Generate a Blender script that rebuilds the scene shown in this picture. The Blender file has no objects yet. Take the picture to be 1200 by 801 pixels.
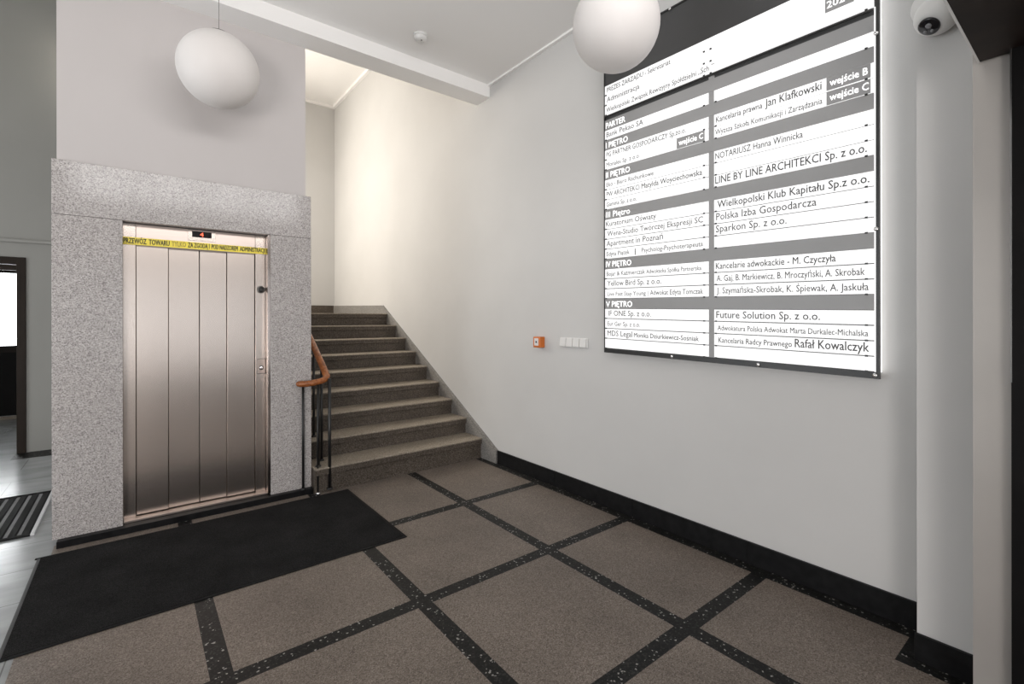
import bpy, bmesh, math, random
from mathutils import Vector, Matrix
random.seed(7)
SC = bpy.context.scene
COL = SC.collection

# ------------------------------------------------------------------ camera
F_PX, W_PX = 559.126, 1200.0
YAW, ROLL = 0.6678, -0.0012
EYE = Vector((0.0, 0.0, 1.5))
fwd = Vector((math.sin(YAW), math.cos(YAW), -0.0004)).normalized()
rgt = Vector((math.cos(YAW), -math.sin(YAW), 0.0))
upv = rgt.cross(fwd)
rgt, upv = rgt * math.cos(ROLL) + upv * math.sin(ROLL), -rgt * math.sin(ROLL) + upv * math.cos(ROLL)
cam_d = bpy.data.cameras.new('camera')
cam = bpy.data.objects.new('camera', cam_d)
COL.objects.link(cam)
cam_d.sensor_width = 36.0
cam_d.sensor_fit = 'HORIZONTAL'
cam_d.lens = F_PX / W_PX * 36.0
cam_d.shift_y = -(400.5 - 373.2) / W_PX
cam_d.clip_start = 0.02
m = Matrix((rgt, upv, -fwd)).transposed().to_4x4()
m.translation = EYE
cam.matrix_world = m
SC.camera = cam

# ------------------------------------------------------------------ view, world, daylight and added fill lamps
SC.view_settings.view_transform = 'Standard'
SC.view_settings.look = 'None'
SC.view_settings.gamma = 1.0
SC.view_settings.use_curve_mapping = False
SC.view_settings.exposure = 0.08

world = bpy.data.worlds.new('sky')
SC.world = world
world.use_nodes = True
bg = world.node_tree.nodes['Background']
bg.inputs[0].default_value = (0.90, 0.95, 1.0, 1)
bg.inputs[1].default_value = 1.25

def area(name, loc, aim, sx, sy, power, color):
    l = bpy.data.lights.new(name, 'AREA')
    l.shape = 'RECTANGLE'
    l.size, l.size_y, l.energy, l.color = sx, sy, power, color
    o = bpy.data.objects.new(name, l)
    COL.objects.link(o)
    o.location = loc
    o.rotation_euler = (Vector(aim) - Vector(loc)).to_track_quat('-Z', 'Y').to_euler()
    return o

area('entrance_fill', (-2.6, -2.5, 0.9), (-1.6, 1.2, 3.9), 1.7, 1.5, 150, (1.0, 0.95, 0.93))  # low fill added inside the entrance, aimed up to brighten ceiling and beam
area('clerestory_fill', (0.75, -0.16, 3.46), (0.55, 4.3, 3.1), 2.9, 0.66, 54, (1.0, 0.965, 0.95))  # fill lamp added behind an unseen, made-up high window
area('left_window_daylight', (-4.9, 4.2, 1.7), (0.0, 4.2, 3.2), 3.8, 2.6, 105, (0.95, 0.98, 1.0))
area('stair_window_daylight', (-0.1, 8.1, 3.7), (2.95, 4.3, 2.5), 1.5, 2.1, 210, (1.0, 0.93, 0.83))
area('porch_daylight', (-1.9, 11.2, 1.7), (-1.4, 8.0, 0.4), 1.6, 2.0, 60, (0.97, 0.99, 1.0))

# ------------------------------------------------------------------ materials
def new_mat(name):
    mt = bpy.data.materials.new(name)
    mt.use_nodes = True
    nt = mt.node_tree
    return mt, nt, nt.nodes['Principled BSDF'], nt.nodes.new('ShaderNodeTexCoord')

def ramp(nt, src, stops, interp='LINEAR'):
    r = nt.nodes.new('ShaderNodeValToRGB')
    r.color_ramp.interpolation = interp
    e = r.color_ramp.elements
    while len(e) < len(stops):
        e.new(0.5)
    for el, (p, c) in zip(e, stops):
        el.position = p
        el.color = (c[0], c[1], c[2], 1)
    nt.links.new(src, r.inputs[0])
    return r.outputs[0]

def noise(nt, tc, scale, detail=3.0, stretch=None, rough=0.5):
    n = nt.nodes.new('ShaderNodeTexNoise')
    n.inputs['Scale'].default_value = scale
    n.inputs['Detail'].default_value = detail
    n.inputs['Roughness'].default_value = rough
    src = tc.outputs['Object']
    if stretch:
        mp = nt.nodes.new('ShaderNodeMapping')
        mp.inputs['Scale'].default_value = stretch
        nt.links.new(src, mp.inputs[0])
        src = mp.outputs[0]
    nt.links.new(src, n.inputs['Vector'])
    return n.outputs[0]

def bump(nt, bs, src, strength, dist=0.002):
    b = nt.nodes.new('ShaderNodeBump')
    b.inputs['Strength'].default_value = strength
    b.inputs['Distance'].default_value = dist
    nt.links.new(src, b.inputs['Height'])
    nt.links.new(b.outputs[0], bs.inputs['Normal'])

def sh(c, k):
    return tuple(min(1, v * k) for v in c)

def plain(name, c, rough=0.5, metal=0.0, var=0.06, scale=6.0, bmp=0.0, bscale=120.0, spec=0.5):
    mt, nt, bs, tc = new_mat(name)
    nt.links.new(ramp(nt, noise(nt, tc, scale), [(0.3, sh(c, 1 - var)), (0.7, sh(c, 1 + var))]), bs.inputs['Base Color'])
    bs.inputs['Roughness'].default_value = rough
    bs.inputs['Metallic'].default_value = metal
    bs.inputs['Specular IOR Level'].default_value = spec
    if bmp:
        bump(nt, bs, noise(nt, tc, bscale, 4), bmp)
    return mt

def emit(name, c, strength, base=None):
    base = base or c
    mt, nt, bs, tc = new_mat(name)
    bs.inputs['Base Color'].default_value = (base[0], base[1], base[2], 1)
    bs.inputs['Roughness'].default_value = 0.4
    bs.inputs['Emission Color'].default_value = (c[0], c[1], c[2], 1)
    bs.inputs['Emission Strength'].default_value = strength
    return mt

def speckle(name, stops, scale, rough=0.3, cloud=0.0, bmp=0.0, spec=0.5):
    """stone chips: every voronoi cell takes its own tone"""
    mt, nt, bs, tc = new_mat(name)
    v = nt.nodes.new('ShaderNodeTexVoronoi')
    v.inputs['Scale'].default_value = scale
    nt.links.new(tc.outputs['Object'], v.inputs['Vector'])
    sep = nt.nodes.new('ShaderNodeSeparateColor')
    nt.links.new(v.outputs['Color'], sep.inputs[0])
    col = ramp(nt, sep.outputs[0], stops, 'CONSTANT')
    if cloud:
        mx = nt.nodes.new('ShaderNodeMix')
        mx.data_type = 'RGBA'
        mx.blend_type = 'MULTIPLY'
        mx.inputs[0].default_value = 1.0
        nt.links.new(col, mx.inputs[6])
        nt.links.new(ramp(nt, noise(nt, tc, 2.3, 4), [(0.3, (1 - cloud,) * 3), (0.7, (1, 1, 1))]), mx.inputs[7])
        col = mx.outputs[2]
    nt.links.new(col, bs.inputs['Base Color'])
    bs.inputs['Roughness'].default_value = rough
    bs.inputs['Specular IOR Level'].default_value = spec
    if bmp:
        bump(nt, bs, sep.outputs[1], bmp, 0.001)
    return mt

M = {}
M['wall'] = plain('wall_paint', (0.58, 0.575, 0.565), 0.62, var=0.025, scale=1.6, bmp=0.12, bscale=35, spec=0.3)
M['wall_lilac'] = plain('shaft_paint', (0.56, 0.53, 0.52), 0.6, var=0.015, scale=1.2, bmp=0.05, bscale=40, spec=0.3)
M['wall_grey'] = plain('grey_paint', (0.27, 0.265, 0.245), 0.6, var=0.03, scale=1.0, bmp=0.05, bscale=40, spec=0.3)
M['ceiling'] = plain('ceiling_paint', (0.90, 0.89, 0.875), 0.8, var=0.01, scale=1.0, spec=0.2)
M['granite'] = speckle('pale_granite', [(0.0, (0.24, 0.22, 0.215)), (0.14, (0.36, 0.335, 0.325)), (0.4, (0.455, 0.425, 0.41)), (0.7, (0.53, 0.50, 0.485)), (0.92, (0.62, 0.59, 0.575))], 210, 0.14, 0.08, spec=0.3)
M['terrazzo'] = speckle('beige_terrazzo', [(0.0, (0.115, 0.09, 0.073)), (0.22, (0.175, 0.143, 0.119)), (0.55, (0.222, 0.185, 0.156)), (0.85, (0.285, 0.245, 0.21))], 240, 0.45, 0.24, spec=0.28)
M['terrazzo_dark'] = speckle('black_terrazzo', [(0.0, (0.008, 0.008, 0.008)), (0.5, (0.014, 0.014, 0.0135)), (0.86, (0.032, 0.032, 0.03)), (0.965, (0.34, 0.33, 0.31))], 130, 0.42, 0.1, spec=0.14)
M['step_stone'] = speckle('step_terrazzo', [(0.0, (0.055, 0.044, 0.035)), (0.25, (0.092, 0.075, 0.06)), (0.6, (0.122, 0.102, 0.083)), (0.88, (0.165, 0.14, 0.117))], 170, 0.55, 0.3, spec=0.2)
M['step_stone_lit'] = speckle('step_terrazzo_lit', [(0.0, (0.22, 0.185, 0.145)), (0.25, (0.31, 0.265, 0.21)), (0.6, (0.38, 0.33, 0.265)), (0.88, (0.45, 0.395, 0.33))], 170, 0.5, 0.25, spec=0.25)  # step stone in a paler copy, light from above painted into its colour
M['skirt_stone'] = speckle('grey_terrazzo', [(0.0, (0.17, 0.16, 0.15)), (0.3, (0.25, 0.24, 0.225)), (0.7, (0.32, 0.305, 0.285))], 150, 0.45, 0.15)
M['black_stone'] = plain('black_polished_stone', (0.010, 0.010, 0.0105), 0.35, var=0.3, scale=20, spec=0.12)
def tile_mat():
    mt, nt, bs, tc = new_mat('pale_floor_tile')
    b = nt.nodes.new('ShaderNodeTexBrick')
    b.offset = 0.5
    b.inputs['Color1'].default_value = (0.40, 0.41, 0.41, 1)
    b.inputs['Color2'].default_value = (0.36, 0.37, 0.37, 1)
    b.inputs['Mortar'].default_value = (0.2, 0.2, 0.2, 1)
    b.inputs['Scale'].default_value = 1.0
    b.inputs['Mortar Size'].default_value = 0.003
    b.inputs['Brick Width'].default_value = 0.9
    b.inputs['Row Height'].default_value = 0.45
    nt.links.new(tc.outputs['Object'], b.inputs['Vector'])
    mx = nt.nodes.new('ShaderNodeMix')
    mx.data_type = 'RGBA'
    mx.blend_type = 'MULTIPLY'
    mx.inputs[0].default_value = 1.0
    nt.links.new(b.outputs[0], mx.inputs[6])
    nt.links.new(ramp(nt, noise(nt, tc, 2.2, 6, (1, 3, 1)), [(0.3, (0.72, 0.72, 0.72)), (0.65, (1, 1, 1))]), mx.inputs[7])
    nt.links.new(mx.outputs[2], bs.inputs['Base Color'])
    bs.inputs['Roughness'].default_value = 0.22
    return mt
M['tile'] = tile_mat()
def steel(name, c, rough, stretch):
    mt, nt, bs, tc = new_mat(name)
    n = noise(nt, tc, 14, 3, stretch)
    nt.links.new(ramp(nt, n, [(0.3, sh(c, 0.95)), (0.7, sh(c, 1.05))]), bs.inputs['Base Color'])
    bs.inputs['Metallic'].default_value = 1.0
    bs.inputs['Roughness'].default_value = rough
    bump(nt, bs, n, 0.03, 0.001)
    return mt
M['steel'] = steel('brushed_steel', (0.66, 0.57, 0.51), 0.23, (30, 30, 0.6))
M['steel_dull'] = steel('dull_steel', (0.56, 0.47, 0.42), 0.30, (0.6, 30, 30))
M['steel_smooth'] = steel('smooth_steel', (0.52, 0.455, 0.42), 0.14, (30, 30, 0.6))
M['aluminium'] = plain('matt_aluminium', (0.62, 0.62, 0.62), 0.45, 0.4)
M['chrome'] = plain('chrome', (0.7, 0.7, 0.7), 0.15, 1.0, 0.02)
M['dark_metal'] = plain('black_painted_metal', (0.008, 0.008, 0.008), 0.35, 0.0, 0.1)
M['dark_wood'] = plain('dark_brown_wood', (0.013, 0.008, 0.006), 0.5, var=0.4, scale=8, spec=0.15)
M['door_brown'] = plain('brown_door_paint', (0.016, 0.0105, 0.007), 0.5, var=0.15, spec=0.15)
M['door_black'] = plain('black_door_paint', (0.004, 0.0035, 0.0035), 0.5, var=0.2, spec=0.1)
M['jamb'] = plain('warm_grey_metal_panel', (0.42, 0.395, 0.37), 0.32, 0.35, 0.04, 3)
def wood():
    mt, nt, bs, tc = new_mat('varnished_beech')
    n = noise(nt, tc, 9, 5, (6, 1, 6))
    nt.links.new(ramp(nt, n, [(0.3, (0.17, 0.05, 0.014)), (0.55, (0.31, 0.10, 0.028)), (0.75, (0.40, 0.15, 0.045))]), bs.inputs['Base Color'])
    bs.inputs['Roughness'].default_value = 0.22
    return mt
M['rail_wood'] = wood()
def carpet():
    mt, nt, bs, tc = new_mat('charcoal_carpet')
    mx = nt.nodes.new('ShaderNodeMix')
    mx.data_type = 'RGBA'
    mx.blend_type = 'MULTIPLY'
    mx.inputs[0].default_value = 1.0
    nt.links.new(ramp(nt, noise(nt, tc, 260, 2), [(0.3, (0.007, 0.007, 0.007)), (0.7, (0.036, 0.035, 0.035))]), mx.inputs[6])
    nt.links.new(ramp(nt, noise(nt, tc, 4, 5), [(0.35, (0.75, 0.75, 0.75)), (0.7, (1.1, 1.1, 1.1))]), mx.inputs[7])
    nt.links.new(mx.outputs[2], bs.inputs['Base Color'])
    bs.inputs['Roughness'].default_value = 0.95
    bs.inputs['Specular IOR Level'].default_value = 0.04
    bump(nt, bs, noise(nt, tc, 300, 2), 0.6, 0.004)
    return mt
M['carpet'] = carpet()
M['rubber'] = plain('black_rubber', (0.010, 0.010, 0.010), 0.7, var=0.1, spec=0.15)
M['rubber_light'] = plain('pale_grey_bristle', (0.22, 0.22, 0.22), 0.7, var=0.1)
M['rubber_grey'] = plain('grey_rubber_edge', (0.06, 0.06, 0.06), 0.6, var=0.1)
M['opal'] = plain('opal_glass', (0.72, 0.69, 0.67), 0.5, var=0.01, spec=0.2)
M['opal'].node_tree.nodes['Principled BSDF'].inputs['Subsurface Weight'].default_value = 0.25
M['opal'].node_tree.nodes['Principled BSDF'].inputs['Subsurface Radius'].default_value = (0.1, 0.1, 0.1)
M['cap'] = plain('grey_cap_metal', (0.16, 0.15, 0.14), 0.4, 0.6)
M['white_plastic'] = plain('white_plastic', (0.72, 0.715, 0.70), 0.35, var=0.01)
M['orange'] = plain('orange_plastic', (0.62, 0.16, 0.022), 0.4, var=0.03)
M['label_white'] = plain('white_label', (0.75, 0.73, 0.72), 0.3, var=0.02)
M['lens'] = plain('black_lens_plastic', (0.01, 0.01, 0.012), 0.12, var=0.1)
M['lens_grey'] = plain('grey_lens_glass', (0.25, 0.25, 0.26), 0.15, var=0.1)
M['board_dark'] = plain('dark_grey_board_panel', (0.058, 0.058, 0.059), 0.4, var=0.04)
M['board_frame'] = plain('graphite_board_frame', (0.03, 0.03, 0.03), 0.35, 0.2)
M['board_band'] = plain('mid_grey_board_panel', (0.31, 0.31, 0.31), 0.4, var=0.02)
M['lit'] = emit('backlit_white_acrylic', (1.0, 1.0, 1.0), 0.72, (0.45, 0.45, 0.45))
M['lit_edge'] = emit('glowing_acrylic_edge', (1.0, 1.0, 1.0), 1.7)
M['ink'] = plain('dark_grey_lettering', (0.07, 0.07, 0.07), 0.5)
M['ink_white'] = emit('white_lettering', (1.0, 1.0, 1.0), 0.75)
M['tape'] = plain('yellow_tape', (0.95, 0.78, 0.08), 0.45, var=0.03)
M['tape_ink'] = plain('black_tape_print', (0.012, 0.011, 0.008), 0.5)
M['tape_ink_worn'] = plain('worn_tape_print', (0.42, 0.31, 0.05), 0.5)
M['display'] = plain('black_display_glass', (0.008, 0.006, 0.006), 0.1)
M['red_led'] = emit('red_led_digit', (1.0, 0.12, 0.05), 1.6)
M['outdoor'] = plain('outdoor_paving', (0.82, 0.78, 0.74), 0.8, var=0.08)
M['leaf'] = plain('shrub_leaf', (0.08, 0.14, 0.04), 0.5, var=0.4, scale=30)
def glass():
    mt, nt, bs, tc = new_mat('clear_door_glass')
    bs.inputs['Base Color'].default_value = (1, 1, 1, 1)
    bs.inputs['Roughness'].default_value = 0.0
    bs.inputs['Transmission Weight'].default_value = 1.0
    bs.inputs['IOR'].default_value = 1.05
    return mt
M['glass'] = glass()

# ------------------------------------------------------------------ builders
WLOC = {}
def wl(o):
    return WLOC[o.name] if o is not None else Vector((0, 0, 0))

def link(name, bm, mt, parent=None, smooth=False, origin=None):
    bmesh.ops.recalc_face_normals(bm, faces=bm.faces)
    me = bpy.data.meshes.new(name)
    vs = [v.co.copy() for v in bm.verts]
    if origin is None:
        lo = Vector([min(v[i] for v in vs) for i in range(3)])
        hi = Vector([max(v[i] for v in vs) for i in range(3)])
        origin = Vector(((lo.x + hi.x) / 2, (lo.y + hi.y) / 2, lo.z))
    origin = Vector(origin)
    for v in bm.verts:
        v.co -= origin
    if smooth:
        for f in bm.faces:
            f.smooth = True
    bm.to_mesh(me)
    bm.free()
    for q in (mt if isinstance(mt, (list, tuple)) else [mt]):
        me.materials.append(q)
    o = bpy.data.objects.new(name, me)
    COL.objects.link(o)
    WLOC[o.name] = origin
    if parent is not None:
        o.parent = parent
    o.location = origin - wl(parent)
    return o

def thing(name, label, cat, loc, group=None):
    o = bpy.data.objects.new(name, None)
    COL.objects.link(o)
    o.empty_display_size = 0.1
    o.location = loc
    WLOC[o.name] = Vector(loc)
    return tag(o, label, cat, group)

def tag(o, label=None, cat=None, group=None, kind=None):
    if label: o['label'] = label
    if cat: o['category'] = cat
    if group: o['group'] = group
    if kind: o['kind'] = kind
    return o

def struct(o, label, cat):
    return tag(o, label, cat, None, 'structure')

def add_box(bm, x0, x1, y0, y1, z0, z1, bev=0.0, seg=2):
    r = bmesh.ops.create_cube(bm, size=1.0)
    vs = r['verts']
    for v in vs:
        v.co = Vector(((x0 + x1) / 2 + v.co.x * (x1 - x0), (y0 + y1) / 2 + v.co.y * (y1 - y0), (z0 + z1) / 2 + v.co.z * (z1 - z0)))
    if bev:
        es = list({e for v in vs for e in v.link_edges})
        bmesh.ops.bevel(bm, geom=es, offset=bev, segments=seg, affect='EDGES', profile=0.5)
    return bm

def box(name, x0, x1, y0, y1, z0, z1, mt, parent=None, bev=0.0):
    return link(name, add_box(bmesh.new(), x0, x1, y0, y1, z0, z1, bev), mt, parent)

def prism(name, pts, axis, a, b, mt, parent=None):
    """polygon in the plane across `axis`, extruded from a to b"""
    bm = bmesh.new()
    def P(p, t):
        return (t, p[0], p[1]) if axis == 'x' else ((p[0], t, p[1]) if axis == 'y' else (p[0], p[1], t))
    A = [bm.verts.new(P(p, a)) for p in pts]
    B = [bm.verts.new(P(p, b)) for p in pts]
    n = len(pts)
    bm.faces.new(A)
    bm.faces.new(B[::-1])
    for i in range(n):
        bm.faces.new((A[i], A[(i + 1) % n], B[(i + 1) % n], B[i]))
    return link(name, bm, mt, parent)

def add_lathe(bm, prof, centre, axis=(0, 0, 1), seg=32):
    """prof: (radius, height) pairs along axis"""
    q = Vector((0, 0, 1)).rotation_difference(Vector(axis).normalized())
    rings = []
    for r, h in prof:
        if r < 1e-6:
            rings.append([bm.verts.new(Vector(centre) + q @ Vector((0, 0, h)))])
        else:
            rings.append([bm.verts.new(Vector(centre) + q @ Vector((r * math.cos(2 * math.pi * i / seg), r * math.sin(2 * math.pi * i / seg), h))) for i in range(seg)])
    for A, B in zip(rings, rings[1:]):
        for i in range(seg):
            j = (i + 1) % seg
            if len(A) == 1 and len(B) > 1:
                bm.faces.new((A[0], B[i], B[j]))
            elif len(B) == 1 and len(A) > 1:
                bm.faces.new((A[i], A[j], B[0]))
            elif len(A) > 1:
                bm.faces.new((A[i], A[j], B[j], B[i]))
    for R in (rings[0], rings[-1]):
        if len(R) > 1:
            bm.faces.new(R)
    return bm

def lathe(name, prof, centre, mt, parent=None, axis=(0, 0, 1), seg=32, smooth=True):
    return link(name, add_lathe(bmesh.new(), prof, centre, axis, seg), mt, parent, smooth)

def tube(name, pts, r, mt, parent=None, seg=12, flat=1.0, round_ends=True):
    bm = bmesh.new()
    P = [Vector(p) for p in pts]
    rings = []
    n = len(P)
    stations = []
    for i in range(n):
        t = (P[min(i + 1, n - 1)] - P[max(i - 1, 0)]).normalized()
        stations.append((P[i], t, 1.0))
    if round_ends:
        p, t, _ = stations[0]
        stations = [(p - t * r * 0.9, t, 0.35), (p - t * r * 0.6, t, 0.78)] + stations
        p, t, _ = stations[-1]
        stations += [(p + t * r * 0.6, t, 0.78), (p + t * r * 0.9, t, 0.35)]
    for p, t, k in stations:
        side = t.cross(Vector((0, 0, 1)))
        if side.length < 1e-4:
            side = Vector((1, 0, 0))
        side.normalize()
        u = side.cross(t).normalized()
        rings.append([bm.verts.new(p + (side * math.cos(2 * math.pi * a / seg) + u * math.sin(2 * math.pi * a / seg) * flat) * r * k) for a in range(seg)])
    for A, B in zip(rings, rings[1:]):
        for i in range(seg):
            j = (i + 1) % seg
            bm.faces.new((A[i], A[j], B[j], B[i]))
    bm.faces.new(rings[0][::-1])
    bm.faces.new(rings[-1])
    return link(name, bm, mt, parent, True)

def text_bm(bm, body, origin, right, up, width=None, cap=0.05, bold=0.0):
    for k, (dx, dz) in enumerate(((-1, 0), (1, 0), (0, 1), (0, -1))):
        sh_ = (0.005 + bold) * cap / 0.682
        text_once(bm, body, Vector(origin) + Vector(right) * dx * sh_ + Vector(up) * dz * sh_ + Vector(right).cross(Vector(up)) * k * 0.00008, right, up, width, cap, 0.0)
    return bm

PLAIN = {'ś': 's', 'Ś': 'S', 'ź': 'z', 'Ź': 'Z', 'ż': 'z', 'Ż': 'Z', 'ą': 'a', 'Ą': 'A', 'ę': 'e', 'Ę': 'E'}
def glyph_mesh(body):
    cu = bpy.data.curves.new('lettering', 'FONT')
    cu.body = body
    cu.resolution_u = 2
    tmp = bpy.data.objects.new('lettering', cu)
    COL.objects.link(tmp)
    dg = bpy.context.evaluated_depsgraph_get()
    dg.update()
    me = bpy.data.meshes.new_from_object(tmp.evaluated_get(dg))
    vs = [(v.co.x, v.co.y) for v in me.vertices]
    fs = [list(p.vertices) for p in me.polygons]
    bpy.data.objects.remove(tmp)
    bpy.data.meshes.remove(me)
    bpy.data.curves.remove(cu)
    return vs, fs

def text_once(bm, body, origin, right, up, width=None, cap=0.05, bold=0.0):
    base = ''.join(PLAIN.get(ch, ch) for ch in body)
    vs, fs = glyph_mesh(base)
    for i, ch in enumerate(body):                 # Polish marks drawn over the plain letters
        if ch not in PLAIN:
            continue
        g = [p[0] for p in glyph_mesh(PLAIN[ch])[0]]
        x1 = max(p[0] for p in glyph_mesh(base[:i + 1])[0])
        xc = x1 - (max(g) - min(g)) / 2
        top = 0.74 if ch.isupper() else 0.55
        if ch in 'śŚźŹ':
            q = [(xc - 0.03, top), (xc + 0.035, top), (xc + 0.12, top + 0.14), (xc + 0.04, top + 0.14)]
        elif ch in 'żŻ':
            q = [(xc - 0.045, top + 0.02), (xc + 0.045, top + 0.02), (xc + 0.045, top + 0.11), (xc - 0.045, top + 0.11)]
        else:
            q = [(x1 - 0.10, 0.01), (x1 - 0.03, 0.01), (x1 - 0.07, -0.10), (x1 + 0.02, -0.15), (x1 - 0.05, -0.19), (x1 - 0.14, -0.12)]
            q = q[::-1]
        fs.append(list(range(len(vs), len(vs) + len(q))))
        vs += q
    xs = [p[0] for p in vs]
    x0, x1 = min(xs), max(xs)
    ky = cap / 0.682
    kx = width / (x1 - x0) if width else ky
    right, up = Vector(right), Vector(up)
    bv = [bm.verts.new(Vector(origin) + right * ((x - x0) * kx) + up * (y * ky)) for x, y in vs]
    for f in fs:
        try:
            bm.faces.new([bv[k] for k in f])
        except ValueError:
            pass
    return bm

# ------------------------------------------------------------------ dimensions (metres)
XR = 2.955          # right wall
YL = 4.328          # granite face of the lift surround
CEIL = 3.977
HI = 5.5            # ceiling of the stair hall
XL = -4.6           # left wall
STAIR_X0 = 1.16

# ------------------------------------------------------------------ floor
def cells(lo, hi, bands):
    cuts = [lo]
    for a, b in bands:
        cuts += [a, b]
    cuts.append(hi)
    return [c for i, c in enumerate(cuts) if i == 0 or c > cuts[i - 1] + 1e-6]
bw = 0.0425
LX = [0.283, 1.191, 2.101]
MY = [0.30, 1.296, 2.286, 3.285]
bm = bmesh.new()
def quad(x0, x1, y0, y1, mi, z=0.0):
    f = bm.faces.new([bm.verts.new(p) for p in ((x0, y0, z), (x1, y0, z), (x1, y1, z), (x0, y1, z))])
    f.material_index = mi
TX = -0.425
xs = [(TX, None)]
xc = [TX]
for l in LX:
    xc += [l - bw, l + bw]
xc += [2.855, XR]
yc = [-3.2]
for q in MY:
    yc += [q - bw, q + bw]
yc += [4.36]
for i in range(len(xc) - 1):
    for j in range(len(yc) - 1):
        cx, cy = (xc[i] + xc[i + 1]) / 2, (yc[j] + yc[j + 1]) / 2
        dark = i % 2 == 1 or j % 2 == 1
        if i == len(xc) - 2:
            dark = True
        quad(xc[i], xc[i + 1], yc[j], yc[j + 1], 1 if dark else 0)
quad(XL, TX, -3.2, 10.4, 2)
quad(TX, XR + 0.4, 4.36, 9.3, 2)
fl = link('floor', bm, [M['terrazzo'], M['terrazzo_dark'], M['tile']], origin=(0, 0, 0))
struct(fl, 'beige terrazzo floor with black terrazzo bands and pale tiles', 'floor')
# dark border stepping out round the pilaster
o = box('trim_1', 2.62, 2.70, 0.0, 0.605, -0.004, 0.0015, M['terrazzo_dark'])
struct(o, 'black terrazzo border stepping out round the pilaster foot', 'floor border')
o = box('trim_2', 2.69, 2.86, 0.545, 0.605, -0.004, 0.0015, M['terrazzo_dark'])
struct(o, 'black terrazzo border turning back to the wall', 'floor border')

o = box('shadow_strip', -1.05, -0.42, 7.28, 7.6, -0.004, 0.0015, M['terrazzo_dark'])  # dark strip laid where the floor is only in shadow
struct(o, 'dark strip painting a floor shadow at the foot of the far left wall', 'floor border')

# ------------------------------------------------------------------ walls, ceilings
o = box('wall_right', XR, XR + 0.3, -3.2, 9.4, 0, HI, M['wall'])
struct(o, 'long white plastered wall on the right behind the lit board', 'wall')
o = box('wall_back', -0.42, XR, 9.16, 9.36, 0, HI, M['wall'])
struct(o, 'pale wall at the back of the stair landing', 'wall')
o = box('ceiling', XL, XR, 0.05, 4.125, CEIL, CEIL + 0.2, M['ceiling'])
struct(o, 'white ceiling of the entrance hall', 'ceiling')
o = box('ceiling_stairs', XL, XR, 4.365, 9.4, HI, HI + 0.2, M['ceiling'])
struct(o, 'high white ceiling over the staircase', 'ceiling')
o = box('beam', XL, XR, 4.125, 4.365, 3.845, HI, M['ceiling'])
struct(o, 'white ceiling beam crossing the hall above the lift', 'beam')
# slim cornices
o = box('trim_3', XR - 0.03, XR, 0.3, 4.125, CEIL - 0.02, CEIL, M['ceiling'])
struct(o, 'thin white cornice between hall ceiling and right wall', 'cornice')
o = box('trim_4', XR - 0.05, XR, 4.365, 9.16, HI - 0.05, HI, M['ceiling'])
struct(o, 'thin white cornice high over the stairs on the right wall', 'cornice')
o = box('trim_5', -0.6, XR - 0.05, 9.11, 9.16, HI - 0.05, HI, M['ceiling'])
struct(o, 'thin white cornice over the back wall of the stairs', 'cornice')
# lift shaft
bm = bmesh.new()
add_box(bm, -0.411, 1.158, 4.36, 6.15, 2.558, HI)
add_box(bm, -0.411, -0.09, 4.46, 6.15, 0, 2.558)
add_box(bm, 0.90, 1.158, 4.46, 6.15, 0, 2.558)
add_box(bm, -0.09, 0.90, 6.0, 6.15, 0, 2.558)
o = link('wall_shaft', bm, M['wall_lilac'])
struct(o, 'pale grey lift shaft wall above the granite surround', 'wall')
# far left wall with its doorway
bm = bmesh.new()
YD = 7.6
add_box(bm, -0.971, -0.42, YD, YD + 0.12, 0, HI)
add_box(bm, XL, -2.15, YD, YD + 0.12, 0, HI)
add_box(bm, -2.15, -0.971, YD, YD + 0.12, 2.19, HI)
o = link('wall_left_back', bm, M['wall_grey'])
struct(o, 'grey wall with the brown doorway at the far left', 'wall')
o = box('wall_landing', -0.42, -0.30, 6.15, 9.2, 0, HI, M['wall'])
struct(o, 'wall closing the hidden side of the stair landing', 'wall')
o = box('trim_6', XL, -0.42, YD - 0.035, YD, 2.352, 2.39, M['wall_grey'], bev=0.008)
struct(o, 'narrow grey moulding above the far left doorway', 'moulding')
# side of the hall out of the picture, with its big window opening
bm = bmesh.new()
add_box(bm, XL - 0.2, XL, -3.2, 2.2, 0, HI)
add_box(bm, XL - 0.2, XL, 6.2, 10.4, 0, HI)
add_box(bm, XL - 0.2, XL, 2.2, 6.2, 0, 0.35)
add_box(bm, XL - 0.2, XL, 2.2, 6.2, 3.2, HI)
o = link('wall_left', bm, M['wall'])
struct(o, 'side wall of the hall with a wide window opening', 'wall')

# entrance portal round the camera
bm = bmesh.new()
add_box(bm, 2.40, XR, -0.1, 0.326, 0, CEIL)
o = link('wall_front', bm, M['jamb'])
struct(o, 'warm grey metal clad jamb of the entrance at the right edge', 'wall')
bm = bmesh.new()
add_box(bm, XL, -3.6, -0.1, 0.29, 0, CEIL)
add_box(bm, -3.6, -0.75, -0.1, 0.29, 2.47, CEIL)
add_box(bm, -0.75, 2.25, -0.1, 0.29, 2.47, 3.08)
add_box(bm, -0.75, 2.25, -0.1, 0.29, 3.82, CEIL)
add_box(bm, 2.25, 2.40, -0.1, 0.29, 2.47, CEIL)
o = link('wall_front.001', bm, M['wall'])
struct(o, 'wall over the entrance opening', 'wall')
bm = bmesh.new()
for x in (-0.75, -0.02, 0.73, 1.46, 2.20):
    add_box(bm, x, x + 0.05, 0.05, 0.11, 3.08, 3.82)
for z in (3.08, 3.77):
    add_box(bm, -0.75, 2.25, 0.05, 0.11, z, z + 0.05)
o = link('added_window', bm, M['door_brown'])  # unseen window added to let the high fill lamp in
struct(o, 'added high window for fill light over the entrance behind the viewer', 'window')
bm = bmesh.new()
add_box(bm, -3.6, 2.385, -0.1, 0.305, 2.42, 2.47)
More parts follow.
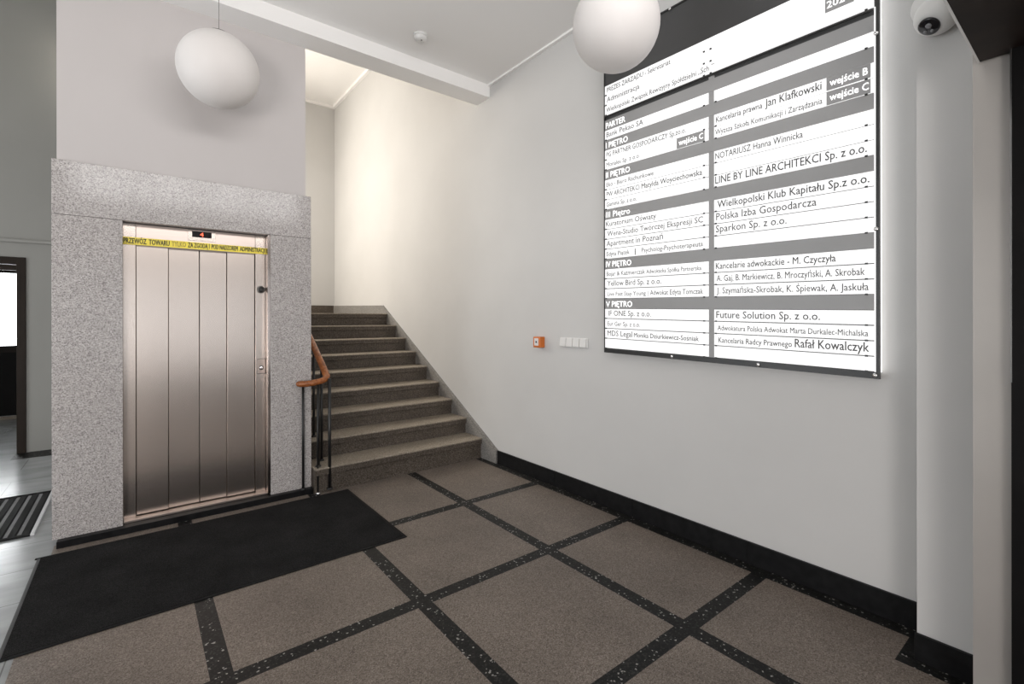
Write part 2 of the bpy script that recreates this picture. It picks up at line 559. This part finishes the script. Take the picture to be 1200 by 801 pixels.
o = link('trim_7', bm, M['dark_wood'])
struct(o, 'dark brown wooden lintel soffit in the top right corner', 'lintel')
o = box('trim_8', -3.6, 2.39, 0.305, 0.311, 2.418, 2.48, M['white_plastic'])
struct(o, 'thin pale edging along the dark lintel soffit', 'trim')
# pilaster
o = box('wall_pilaster', 2.70, XR, 0.0, 0.546, 0, CEIL, M['wall'])
struct(o, 'shallow white pilaster between lit board and entrance jamb', 'wall')
o = box('baseboard_pilaster', 2.684, 2.70, 0.326, 0.552, 0, 0.118, M['black_stone'], bev=0.002)
struct(o, 'black stone skirting at the foot of the pilaster', 'baseboard')
bm = bmesh.new()
for k in range(4):
    a = 0.548 + k * 0.8575
    add_box(bm, XR - 0.016, XR, a + 0.0008, a + 0.8567, 0, 0.133, 0.0015)
o = link('baseboard_right', bm, M['black_stone'])
struct(o, 'black stone skirting along the right wall', 'baseboard')
# entrance door frame at the right edge
d = struct(box('door_1', 2.352, 2.399, 0.02, 0.224, 0, 2.42, M['door_black']), 'black door frame at the right edge of the entrance', 'door')
box('edge_strip', 2.349, 2.354, 0.222, 0.2265, 1.28, 2.42, M['chrome'], d)
# vestibule behind the camera: side walls, soffit, glazed entrance frame
bm = bmesh.new()
add_box(bm, -3.75, -3.6, -2.9, -0.1, 0, 2.6)
add_box(bm, 2.4, 2.55, -2.9, -0.1, 0, 2.6)
o = link('wall_vestibule', bm, M['wall'])
struct(o, 'side walls of the entrance vestibule', 'wall')
o = box('ceiling_vestibule', -3.75, 2.55, -2.9, -0.1, 2.6, 2.7, M['ceiling'])
struct(o, 'ceiling of the entrance vestibule', 'ceiling')
bm = bmesh.new()
for x in (-3.6, -2.58, -1.6, -0.62, 0.36, 1.34, 2.32):
    add_box(bm, x, x + 0.08, -2.85, -2.75, 0, 2.6)
for z0, z1 in ((0.0, 0.45), (2.06, 2.15), (2.52, 2.61)):
    add_box(bm, -3.6, 2.4, -2.85, -2.75, z0, z1)
o = link('door_2', bm, M['door_brown'])
struct(o, 'glazed entrance screen behind the viewer', 'door')

# ------------------------------------------------------------------ far left doorway
d = thing('door_3', 'open brown framed doorway in the far left wall', 'door', (-1.56, YD, 0))
tag(d, kind='structure')
bm = bmesh.new()
add_box(bm, -1.043, -0.968, YD - 0.02, YD + 0.14, 0, 2.12, 0.004)
add_box(bm, -2.15, -2.08, YD - 0.02, YD + 0.14, 0, 2.12, 0.004)
add_box(bm, -2.15, -0.968, YD - 0.02, YD + 0.14, 2.112, 2.19, 0.004)
link('door_frame', bm, M['door_brown'], d)
box('transom_bar', -2.08, -1.043, YD + 0.03, YD + 0.10, 2.045, 2.105, M['door_brown'], d, 0.004)
YE = 10.3
bm = bmesh.new()
add_box(bm, -0.95, -0.85, YD + 0.12, YE + 0.1, 0, 2.6)
add_box(bm, -2.45, -2.35, YD + 0.12, YE + 0.1, 0, 2.6)
o = link('wall_porch', bm, M['wall_grey'])
struct(o, 'walls of the porch beyond the far left doorway', 'wall')
o = box('ceiling_porch', -2.45, -0.85, YD + 0.12, YE + 0.1, 2.5, 2.6, M['wall_grey'])
struct(o, 'ceiling of the porch beyond the far left doorway', 'ceiling')
d = thing('door_4', 'street door with bright glass over a black panel', 'door', (-1.62, YE, 0))
tag(d, kind='structure')
bm = bmesh.new()
add_box(bm, -2.35, -2.26, YE, YE + 0.06, 0.05, 2.5)
add_box(bm, -1.02, -0.95, YE, YE + 0.06, 0.05, 2.5)
add_box(bm, -2.26, -1.02, YE, YE + 0.06, 2.19, 2.5)
add_box(bm, -2.26, -1.02, YE, YE + 0.06, 1.0, 1.1)
link('door_frame', bm, M['door_brown'], d)
box('panel', -2.26, -1.02, YE + 0.01, YE + 0.05, 0.05, 1.0, M['door_black'], d)
box('pane', -2.26, -1.02, YE + 0.025, YE + 0.033, 1.1, 2.19, M['glass'], d)
box('threshold', -2.35, -0.95, YE - 0.04, YE + 0.1, 0.0, 0.045, M['step_stone_lit'], d, 0.005)
o = box('ground_outside', -7, 3, 10.42, 16, -0.05, 0.0, M['outdoor'])
struct(o, 'pale paving outside the street door', 'ground')
o = box('ground_street', -12, 12, -16, -3.21, -0.05, 0.0, M['outdoor'])
struct(o, 'paving outside the entrance behind the viewer', 'ground')

# ------------------------------------------------------------------ staircase
RISE, GO, N = 0.1700, 0.307, 9
Z1, Y1 = 0.216, 4.225
st = thing('staircase', 'brown terrazzo staircase rising beside the right wall', 'staircase', (2.05, 4.26, 0))
SX0, SX1 = 1.20, XR - 0.032
for k in range(N):
    z1 = Z1 + k * RISE
    y = Y1 + k * GO
    zb = 0.0 if k == 0 else z1 - RISE
    last = k == N - 1
    yend = 9.16 if last else y + GO + 0.04
    bm = bmesh.new()
    yb = y + (0.4 if last else GO + 0.035)
    add_box(bm, SX0, SX1, y + 0.024, yb, zb, z1 - 0.062)
    add_box(bm, SX0, SX1, y + 0.004, yb, z1 - 0.062, z1 - 0.014, 0.004)
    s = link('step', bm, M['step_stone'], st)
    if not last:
        box('tread', SX0, SX1, y, yb, z1 - 0.014, z1, M['step_stone_lit'], s, 0.005)  # thin top slab in the paler stone, painted as if lit from above
# solid carriage below the steps and the landing slab
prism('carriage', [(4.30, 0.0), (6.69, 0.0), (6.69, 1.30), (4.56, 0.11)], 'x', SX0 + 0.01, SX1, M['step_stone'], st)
zl = Z1 + (N - 1) * RISE
box('landing', SX0, XR - 0.032, Y1 + (N - 1) * GO, 9.125, zl - 0.014, zl, M['step_stone_lit'], st, 0.005)
# skirting that follows the steps
o = prism('baseboard_stairs', [(3.979, 0.0), (3.979, 0.135), (6.885, 1.70), (9.16, 1.745), (9.16, 1.30), (6.7, 1.30), (4.35, 0.0)], 'x', XR - 0.032, XR, M['skirt_stone'])
struct(o, 'grey stone skirting sloping up the wall beside the stairs', 'baseboard')
o = box('baseboard_back', -0.42, XR - 0.032, 9.13, 9.16, zl, 1.745, M['step_stone'])
struct(o, 'stone skirting at the back of the stair landing', 'baseboard')

# ------------------------------------------------------------------ stair railing
rl = thing('stair_railing', 'brown wooden handrail on black bars at the foot of stairs', 'railing', (1.30, 4.25, 0))
path = []
path += [(1.085, 4.270, 0.950), (1.13, 4.262, 0.947), (1.18, 4.258, 0.950), (1.23, 4.257, 0.958)]
for a in range(1, 7):                      # bend from the return into the slope
    t = a / 6 * math.pi / 2
    path.append((1.25 + 0.07 * math.sin(t), 4.257 + 0.07 * (1 - math.cos(t)), 0.962 + 0.045 * (a / 6) ** 1.5))
for yy in (4.45, 4.75, 5.2, 5.7, 6.0):
    path.append((1.32, yy, 1.0 + (yy - 4.30) * 0.60))
tube('handrail', path, 0.031, M['rail_wood'], rl, 14, 0.85)
def baluster(x, y, z0, z1, r=0.0115):
    b = tube('baluster', [(x, y, z0), (x, y, (z0 + z1) / 2), (x, y, z1)], r, M['dark_metal'], rl, 10, 1.0, False)
    lathe('foot', [(r + 0.012, 0), (r + 0.012, 0.006), (r + 0.004, 0.016)], (x, y, z0), M['dark_metal'], b, seg=12)
    return b
baluster(1.118, 4.292, 0.046, 0.94, 0.0105)
b = baluster(1.225, 4.245, 0.0, 0.945, 0.007)
lathe('foot_cap', [(0.02, 0), (0.02, 0.010), (0.012, 0.018)], (1.225, 4.236, 0.0), M['chrome'], b, seg=12)
baluster(1.322, 4.238, 0.02, 0.98, 0.014)
baluster(1.245, 4.30, Z1, 0.95, 0.0135)
baluster(1.32, 4.46, Z1, 1.08, 0.0125)
baluster(1.32, 4.70, Z1 + RISE, 1.22, 0.0115)
baluster(1.32, 4.95, Z1 + 2 * RISE, 1.37, 0.0115)
baluster(1.32, 5.26, Z1 + 3 * RISE, 1.56, 0.0115)

# ------------------------------------------------------------------ granite lift surround
su = thing('lift_surround', 'speckled pale granite surround framing the steel lift doors', 'lift surround', (0.38, YL, 0))
GX0, GX1, OX0, OX1, OZ = -0.434, 1.195, -0.072, 0.875, 2.193
box('side_slab', GX0, OX0, YL, YL + 0.13, 0.046, OZ, M['granite'], su, 0.002)
box('side_slab', OX1, GX1, YL, YL + 0.13, 0.046, OZ, M['granite'], su, 0.002)
box('lintel_slab', GX0, GX1, YL, YL + 0.13, OZ + 0.002, 2.556, M['granite'], su, 0.002)
box('plinth', GX0 + 0.026, GX1, 4.278, YL + 0.12, 0.0, 0.046, M['black_stone'], su, 0.003)

# ------------------------------------------------------------------ lift
lf = thing('lift', 'steel four panel lift door in the granite surround', 'lift', (0.4, 4.42, 0.046))
YF = 4.42
box('jamb_panel', OX0, 0.000, YF, YF + 0.02, 0.062, 2.19, M['steel'], lf, 0.001)
box('jamb_panel', 0.779, 0.852, YF, YF + 0.02, 0.062, 2.19, M['steel'], lf, 0.001)
box('reveal_panel', 0.854, OX1, YL + 0.004, YF + 0.02, 0.062, 2.19, M['steel_smooth'], lf, 0.001)
hd = box('header_panel', 0.002, 0.777, YF, YF + 0.02, 2.035, 2.19, M['steel_dull'], lf, 0.001)
dp = [0.002, 0.195, 0.394, 0.578, 0.777]
for k in range(4):
    yy = 4.440 if k in (0, 3) else 4.454
    box('door_panel', dp[k] + 0.001, dp[k + 1] - (0.004 if k == 1 else 0.002), yy, yy + 0.02, 0.068, 2.05, M['steel'], lf, 0.002)
box('door_track', 0.0, 0.78, 4.476, 4.50, 0.06, 2.12, M['dark_metal'], lf)
box('sill', OX0 + 0.003, 0.86, 4.36, 4.475, 0.047, 0.062, M['steel_dull'], lf, 0.002)
ip = box('indicator_plate', 0.315, 0.497, YF - 0.004, YF, 2.105, 2.188, M['steel'], lf, 0.001)
ds = box('display', 0.342, 0.47, YF - 0.006, YF - 0.003, 2.132, 2.178, M['display'], ip, 0.001)
link('digit', text_bm(bmesh.new(), '4', (0.394, YF - 0.0065, 2.141), (1, 0, 0), (0, 0, 1), 0.022, 0.029, 0.012), M['red_led'], ds)
kr = lathe('key_ring', [(0.0, 0), (0.031, 0), (0.031, 0.006), (0.022, 0.008)], (0.820, YF, 1.743), M['cap'], lf, (0, -1, 0), 28)
lathe('key_socket', [(0.022, 0), (0.022, 0.0085), (0.008, 0.0095), (0.0, 0.0075)], (0.820, YF, 1.743), M['dark_metal'], kr, (0, -1, 0), 24)
box('call_plate_gap', 0.7905, 0.8515, YF - 0.0012, YF, 1.0425, 1.1675, M['dark_metal'], lf)
cp = box('call_plate', 0.793, 0.850, YF - 0.003, YF, 1.045, 1.165, M['steel_dull'], lf, 0.001)
lathe('call_button', [(0.0, 0), (0.014, 0), (0.014, 0.004), (0.011, 0.006), (0.0, 0.0065)], (0.822, YF - 0.003, 1.092), M['chrome'], cp, (0, -1, 0), 24)
lathe('call_button_rim', [(0.018, 0.0), (0.018, 0.002), (0.0145, 0.003)], (0.822, YF - 0.003, 1.092), M['dark_metal'], cp, (0, -1, 0), 24)

# warning tape across the header
ZT0, ZT1 = 2.044, 2.050
tp = prism('warning_tape', [(OX0 + 0.001, ZT0 - 0.006), (0.853, ZT1 - 0.010), (0.853, ZT1 + 0.040), (OX0 + 0.001, ZT0 + 0.048)], 'y', YF - 0.009, YF - 0.0075, M['tape'])
tag(tp, 'yellow printed warning tape stuck across the top of the lift', 'tape')
def tape_text(body, x0, x1, mt):
    f = lambda x: ZT0 + (ZT1 - ZT0) * (x - OX0) / (0.853 - OX0)
    cap = 0.037 - 0.003 * (x0 - OX0)
    up = (0, 0, 1)
    right = Vector((0.853 - OX0, 0, ZT1 - ZT0)).normalized()
    link('print', text_bm(bmesh.new(), body, (x0, YF - 0.0097, f(x0) + 0.0025), right, up, x1 - x0, cap, 0.014), mt, tp)
tape_text('PRZEWÓZ', -0.068, 0.062, M['tape_ink'])
tape_text('TOWARU', 0.077, 0.200, M['tape_ink'])
tape_text('TYLKO', 0.215, 0.302, M['tape_ink_worn'])
tape_text('ZA ZGODĄ I', 0.316, 0.455, M['tape_ink'])
tape_text('POD NADZOREM', 0.470, 0.650, M['tape_ink'])
tape_text('ADMINISTRACJI', 0.665, 0.848, M['tape_ink'])

# ------------------------------------------------------------------ mats
mt_ = thing('doormat', 'large charcoal carpet mat lying before the lift', 'mat', (0.47, 3.6, 0))
box('carpet_pile', -0.468, 1.442, 3.04, 4.165, 0.001, 0.010, M['carpet'], mt_, 0.003)
bm = bmesh.new()
add_box(bm, -0.495, 1.462, 3.02, 3.04, 0.0005, 0.006, 0.002)
add_box(bm, -0.495, 1.462, 4.165, 4.185, 0.0005, 0.006, 0.002)
add_box(bm, 1.442, 1.462, 3.04, 4.165, 0.0005, 0.006, 0.002)
link('border', bm, M['rubber'], mt_)
bm = bmesh.new()
add_box(bm, -0.484, -0.468, 3.04, 4.165, 0.0005, 0.006, 0.002)
tag(link('border_edge', bm, M['rubber_grey'], mt_), 'worn grey rubber edge')

sm = thing('scraper_mat', 'black rubber scraper mat set in the pale tiles by the lift', 'mat', (-1.1, 5.19, 0))
bm = bmesh.new()
add_box(bm, -1.70, -0.575, 4.65, 4.68, 0.0, 0.014, 0.002)
add_box(bm, -1.70, -0.575, 5.71, 5.74, 0.0, 0.014, 0.002)
add_box(bm, -1.70, -1.67, 4.68, 5.71, 0.0, 0.014, 0.002)
link('frame', bm, M['rubber'], sm)
tag(box('edge_rail', -0.575, -0.553, 4.65, 5.74, 0.0, 0.016, M['aluminium'], sm, 0.003), 'bright metal edge rail')
box('backing', -1.67, -0.575, 4.68, 5.71, 0.0005, 0.003, M['rubber'], sm)
x = -1.64
while x < -0.60:
    r_ = box('rubber_rib', x, x + 0.036, 4.68, 5.71, 0.003, 0.010, M['rubber'], sm, 0.003)
    prof = [(4.69, 0.0032)]
    y = 4.70
    while y < 5.70:                                   # toothed strip, one piece
        prof += [(y, 0.0040), (y, 0.0070), (y + 0.014, 0.0070), (y + 0.014, 0.0040)]
        y += 0.034
    prof += [(5.705, 0.0040), (5.705, 0.0032)]
    tag(prism('brush_strip', prof, 'x', x + 0.042, x + 0.062, M['rubber_light'], sm), 'grey scraping teeth between the ribs')
    x += 0.068

# ------------------------------------------------------------------ pendant lamps
def pendant(cx, cy, cz, R, label):
    p = thing('pendant_lamp', label, 'lamp', (cx, cy, CEIL), 'opal globe pendants')
    prof = [(0.0, -R)] + [(R * math.sin(math.pi * i / 28), -R * math.cos(math.pi * i / 28)) for i in range(1, 27)] + [(R * math.sin(math.pi * 26.6 / 28), R * 0.985)]
    lathe('globe', prof, (cx, cy, cz), M['opal'], p, seg=56)
    lathe('cap', [(0.062, R - 0.012), (0.062, R + 0.004), (0.045, R + 0.012), (0.008, R + 0.016), (0.005, R + 0.03), (0.0, R + 0.03)], (cx, cy, cz), M['cap'], p)
    tube('cable', [(cx, cy, cz + R + 0.02), (cx, cy, (CEIL + cz + R) / 2), (cx, cy, CEIL - 0.02)], 0.0018, M['cap'], p, 8, 1, False)
    lathe('ceiling_rose', [(0.055, 0), (0.055, -0.02), (0.03, -0.045), (0.0, -0.045)], (cx, cy, CEIL), M['cap'], p)
PR = 0.25
a = Vector((0.454, 3.846, 3.220))
b = Vector((2.206, 1.814, 3.208))
pendant(a.x, a.y, a.z, PR, 'white globe pendant lamp hanging in front of the shaft wall above the lift')
pendant(b.x, b.y, b.z, PR, 'white globe pendant lamp hanging in front of the lit board')

# ------------------------------------------------------------------ smoke detector
sd = thing('smoke_detector', 'small round white smoke detector on the hall ceiling', 'smoke detector', (1.955, 3.765, CEIL))
lathe('base', [(0.0, 0), (0.062, 0), (0.062, -0.012), (0.058, -0.016), (0.0, -0.016)], (1.955, 3.765, CEIL), M['white_plastic'], sd)
lathe('sensor_head', [(0.054, -0.016), (0.054, -0.036), (0.042, -0.050), (0.020, -0.056), (0.0, -0.056)], (1.955, 3.765, CEIL), M['white_plastic'], sd)
lathe('indicator', [(0.006, 0), (0.006, -0.003), (0.0, -0.004)], (1.955, 3.745, CEIL - 0.0555), M['dark_metal'], sd, seg=12)

# ------------------------------------------------------------------ fire alarm point and switches
al = thing('fire_alarm_button', 'orange break glass alarm box on the right wall', 'alarm button', (XR, 3.31, 1.22))
bx0 = XR - 0.058
box('housing', bx0, XR - 0.0005, 3.258, 3.358, 1.232, 1.332, M['orange'], al, 0.006)
box('glass_label', bx0 - 0.003, bx0, 3.282, 3.338, 1.250, 1.318, M['label_white'], al, 0.001)
lathe('push_spot', [(0.009, 0), (0.009, 0.003), (0.0, 0.004)], (bx0 - 0.003, 3.31, 1.284), M['dark_metal'], al, (-1, 0, 0), 16)

sw = thing('light_switch', 'row of four white rocker switches between alarm box and board', 'light switch', (XR, 2.885, 1.25))
box('frame', XR - 0.010, XR - 0.0005, 2.722, 3.047, 1.252, 1.334, M['white_plastic'], sw, 0.003)
for k in range(4):
    y0 = 2.728 + k * 0.079
    pr = [(XR - 0.010, 1.260), (XR - 0.026, 1.260), (XR - 0.019, 1.326), (XR - 0.010, 1.326)]
    prism('rocker', pr, 'y', y0 + 0.004, y0 + 0.075, M['white_plastic'], sw)

# ------------------------------------------------------------------ security camera
CX_, CY_, CZ_ = 2.70, 0.474, 2.838
sc_ = thing('security_camera', 'white dome security camera on the pilaster', 'security camera', (CX_, CY_, CZ_))
ax = Vector((-1, 0, 0))
lathe('base', [(0.0, 0), (0.082, 0.0), (0.088, 0.010), (0.088, 0.026), (0.080, 0.040), (0.0, 0.042)], (CX_, CY_, CZ_), M['white_plastic'], sc_, ax, 40)
ball = Vector((CX_ - 0.058, CY_ - 0.008, CZ_ - 0.068))
look = Vector((-0.58, 0.30, -0.80)).normalized()
R = 0.078
prof = [(0.0, -R)] + [(R * math.sin(math.pi * i / 24), -R * math.cos(math.pi * i / 24)) for i in range(1, 20)] + [(0.040, 0.064), (0.0, 0.064)]
ey = lathe('eyeball', prof, ball, M['white_plastic'], sc_, look, 40)
lathe('lens_face', [(0.0, 0.062), (0.038, 0.063), (0.038, 0.071), (0.033, 0.074), (0.0, 0.075)], ball, M['lens'], ey, look, 36)
q = look.cross(Vector((0, 0, 1))).normalized()
u2 = q.cross(look)
lathe('lens', [(0.011, 0.074), (0.011, 0.079), (0.006, 0.081), (0.0, 0.081)], ball + q * -0.006 + u2 * 0.006, M['lens_grey'], ey, look, 24)
for a_, b_, w_ in ((0.018, -0.010, 0.006), (-0.004, -0.020, 0.006)):
    lathe('infrared_lamp', [(w_, 0.074), (w_, 0.0775), (0.0, 0.078)], ball + q * a_ + u2 * b_, M['lens_grey'], ey, look, 16)

# ------------------------------------------------------------------ illuminated directory board
BX = 2.895
def Yp(px):
    d = fwd + rgt * ((px - 600) / F_PX)
    return BX * d.y / d.x
BY0, BY1, BZ0, BZ1 = 2.497, 0.728, 1.234, 3.652        # left, right, bottom, top
R0, RH = 1.268, 0.0774
bd = thing('directory_board', 'large backlit black and white directory board on the right wall', 'directory board', (XR, 1.61, BZ0))
bm = bmesh.new()
add_box(bm, BX - 0.004, BX + 0.018, BY1, BY1 + 0.014, BZ0, BZ1)
add_box(bm, BX - 0.004, XR - 0.001, BY0 - 0.006, BY0, BZ0, BZ1)
add_box(bm, BX - 0.004, XR - 0.001, BY1 + 0.014, BY0 - 0.006, BZ0, BZ0 + 0.030)
add_box(bm, BX - 0.004, XR - 0.001, BY1 + 0.014, BY0 - 0.006, BZ1 - 0.012, BZ1)
link('frame', bm, M['board_frame'], bd)
box('back_panel', BX + 0.012, XR - 0.002, BY1 + 0.014, BY0 - 0.006, BZ0 + 0.03, BZ1 - 0.012, M['board_dark'], bd)
TOPZ = R0 + 22 * RH                                     # top of the first name row
BLK0, BLK1 = 3.088, 3.320                               # three lines under the header
box('header_panel', BX + 0.002, BX + 0.012, BY1 + 0.014, BY0 - 0.006, BLK1, BZ1 - 0.012, M['board_dark'], bd)
LY0, LY1, RY0, RY1 = BY0 - 0.008, Yp(830.5), Yp(837), Yp(1024)
box('centre_bar', BX + 0.001, BX + 0.012, RY0 + 0.001, LY1 - 0.001, R0, BLK0 - 0.02, M['board_band'], bd)
box('side_light', BX + 0.020, XR - 0.006, BY1 + 0.006, BY1 + 0.013, BZ0 + 0.03, BZ1 - 0.03, M['lit_edge'], bd)
box('light_edge', BX, BX + 0.012, Yp(1026), Yp(1024.6), R0, BLK0, M['lit'], bd)
box('shelf_rod', BX - 0.012, BX - 0.002, RY1, LY0, BLK0 - 0.018, BLK0 - 0.008, M['board_frame'], bd)
RT, UP = (0, -1, 0), (0, 0, 1)
def strip(y0, y1, z0, z1, texts):
    """one backlit name strip with its lettering: texts = (body, px0, px1, cap share, bold)"""
    s = box('name_strip', BX, BX + 0.012, y1, y0, z0 + 0.003, z1 - 0.003, M['lit'], bd)
    h = z1 - z0
    for (body, p0, p1, cap, bold) in texts:
        a, b = Yp(p0), Yp(p1)
        link('lettering', text_bm(bmesh.new(), body, (BX - 0.001, a, z0 + h * 0.28), RT, UP, a - b, h * cap, bold), M['ink'], s)
    for yy in (y0 - 0.012, y1 + 0.03):
        box('clip', BX - 0.005, BX + 0.001, yy - 0.006, yy + 0.006, z0 - 0.004, z0 + 0.005, M['board_frame'], s)
    return s
def plate(s_y0, s_y1, z0, z1, body, p0, p1):
    s = box('entrance_plate', BX - 0.003, BX + 0.001, s_y1, s_y0, z0 + 0.004, z1 - 0.004, M['board_band'], bd)
    a, b = Yp(p0), Yp(p1)
    link('lettering', text_bm(bmesh.new(), body, (BX - 0.004, a, z0 + (z1 - z0) * 0.3), RT, UP, a - b, (z1 - z0) * 0.46, 0.006), M['ink_white'], s)
def heading(z0, z1, body, p0, p1):
    s = box('floor_heading', BX - 0.001, BX + 0.012, RY1, LY0, z0, z1, M['board_band'], bd)
    a, b = Yp(p0), Yp(p1)
    link('lettering', text_bm(bmesh.new(), body, (BX - 0.002, a, z0 + (z1 - z0) * 0.18), RT, UP, a - b, (z1 - z0) * 0.54, 0.008), M['ink_white'], s)
c = 0.46
bh = (BLK1 - BLK0) / 3
strip(LY0, LY1, BLK1 - bh, BLK1, [('PREZES ZARZĄDU - Sekretariat', 711.5, 786, c, 0)])
strip(LY0, LY1, BLK1 - 2 * bh, BLK1 - bh, [('Administracja', 711.5, 749.5, 0.5, 0)])
strip(LY0, LY1, BLK0, BLK1 - 2 * bh, [('Wielkopolski Związek Rewizyjny Spółdzielni „Sch', 711, 831, 0.46, 0)])
strip(LY1 - 0.004, RY1, BLK1 - bh, BLK1, [])
strip(LY1 - 0.004, RY1, BLK1 - 2 * bh, BLK1 - bh, [])
strip(LY1 - 0.004, RY1, BLK0, BLK1 - 2 * bh, [('”', 834, 837, 0.46, 0)])
plate(Yp(967.5), Yp(1001), BLK1 - 2 * bh - 0.010, BLK1 - bh - 0.010, '2024', 969.5, 998)
def row(i):
    return R0 + i * RH, R0 + (i + 1) * RH
LEFT = {
    21: [('Bank Pekao SA', 711, 754, 0.5, 0)],
    19: [('PG PARTNER GOSPODARCZY Sp.zo.o.', 711, 804, 0.46, 0)],
    18: [('Monales Sp. z o.o.', 711, 750, 0.42, 0)],
    16: [('Eko - Biuro Rachunkowe', 711, 766, 0.42, 0)],
    15: [('PW ARCHITEKCI', 711, 749.5, 0.46, 0), ('Matylda Woyciechowska', 752, 823, 0.48, 0.004)],
    14: [('Gamma Sp. z o.o.', 711, 746, 0.42, 0)],
    12: [('Kuratorium Oświaty', 710.5, 769, 0.5, 0)],
    11: [('Wena-Studio Twórczej Ekspresji SC', 712, 824, 0.5, 0)],
    10: [('Apartment in Poznań', 711, 777, 0.52, 0)],
    9: [('Edyta Piątek', 711, 738, 0.42, 0), ('|', 744, 745, 0.44, 0), ('Psycholog-Psychoterapeuta', 752, 824, 0.42, 0)],
    7: [('Bojar & Kaźmierczak', 711, 756, 0.42, 0), ('Adwokacka Spółka Partnerska', 757.5, 822, 0.38, 0)],
    6: [('Yellow Bird Sp. z o.o.', 712, 775, 0.52, 0)],
    5: [('Live Fast Stay Young |', 712, 759.5, 0.38, 0), ('Adwokat Edyta Tomczak', 762, 824, 0.44, 0)],
    3: [('IF ONE Sp. z o.o.', 713, 763, 0.52, 0)],
    2: [('Eur Ger Sp. z o.o.', 712, 750, 0.42, 0)],
    1: [('MDS Legal', 712, 741, 0.52, 0), ('Monika Dziurkiewicz-Sośniak', 743, 819, 0.42, 0.004)],
    0: [],
}
RIGHT = {
    21: [],
    19: [('Kancelaria prawna', 839.5, 893.5, 0.46, 0.004), ('Jan Klafkowski', 897, 963, 0.58, 0.004)],
    18: [('Wyższa Szkoła Komunikacji i Zarządzania', 838.5, 964, 0.42, 0)],
    16: [('NOTARIUSZ Hanna Winnicka', 838.5, 941, 0.5, 0)],
    15: [],
    14: [('LINE BY LINE ARCHITEKCI Sp. z o.o.', 838.5, 1016, 0.58, 0.004)],
    12: [('Wielkopolski Klub Kapitału Sp.z o.o.', 841, 1019, 0.56, 0.004)],
    11: [('Polska Izba Gospodarcza', 839.5, 957, 0.56, 0)],
    10: [('Sparkon Sp. z o.o.', 839, 922, 0.56, 0)],
    9: [],
    7: [('Kancelarie adwokackie - M. Czyczyła', 839, 979.5, 0.5, 0.003)],
    6: [('A. Gaj, B. Markiewicz, B. Mroczyński, A. Skrobak', 840, 1013.5, 0.48, 0)],
    5: [('J. Szymańska-Skrobak, K. Śpiewak, A. Jaskuła', 840, 1018, 0.48, 0)],
    3: [('Future Solution Sp. z o.o.', 839.5, 961, 0.54, 0.003)],
    2: [('Adwokatura Polska Adwokat Marta Durkalec-Michalska', 841, 1017.5, 0.4, 0)],
    1: [('Kancelaria Radcy Prawnego', 842, 928, 0.42, 0.003), ('Rafał Kowalczyk', 931.5, 1018.5, 0.6, 0.004)],
    0: [],
}
for i, t in LEFT.items():
    strip(LY0, LY1, *row(i), t)
for i, t in RIGHT.items():
    strip(RY0, RY1, *row(i), t)
for i, body, p1 in ((22, 'PARTER', 733), (20, 'I PIĘTRO', 736), (17, 'II PIĘTRO', 738.5), (13, 'III Piętro', 738.5), (8, 'IV PIĘTRO', 740), (4, 'V PIĘTRO', 741)):
    z0, z1 = row(i)
    heading(z0, z1, body, 710.5, p1)
plate(Yp(793.5), Yp(826), *row(18), 'wejście C', 796, 824.5)
plate(Yp(969), Yp(1020.5), *row(19), 'wejście B', 973, 1017.5)
plate(Yp(969), Yp(1020.5), *row(18), 'wejście C', 973, 1018.5)
def stud(y, z):
    lathe('bolt', [(0.011, 0), (0.011, 0.006), (0.007, 0.010), (0.0, 0.010)], (BX - 0.004, y, z), M['chrome'], bd, (-1, 0, 0), 16)
stud(Yp(788), BZ0 + 0.016); stud(Yp(889), BZ0 + 0.016); stud(BY1 + 0.018, BZ0 + 0.018)
stud(BY1 + 0.012, 1.98); stud(BY1 + 0.012, 2.95); stud(Yp(786), BZ1 - 0.012)

# board mesh sheared to follow the view's skew: rows drop slightly towards the entrance
for o in bd.children_recursive:
    w = WLOC[o.name]
    for v in o.data.vertices:
        v.co.z -= 0.021 * (BY0 - (w.y + v.co.y))
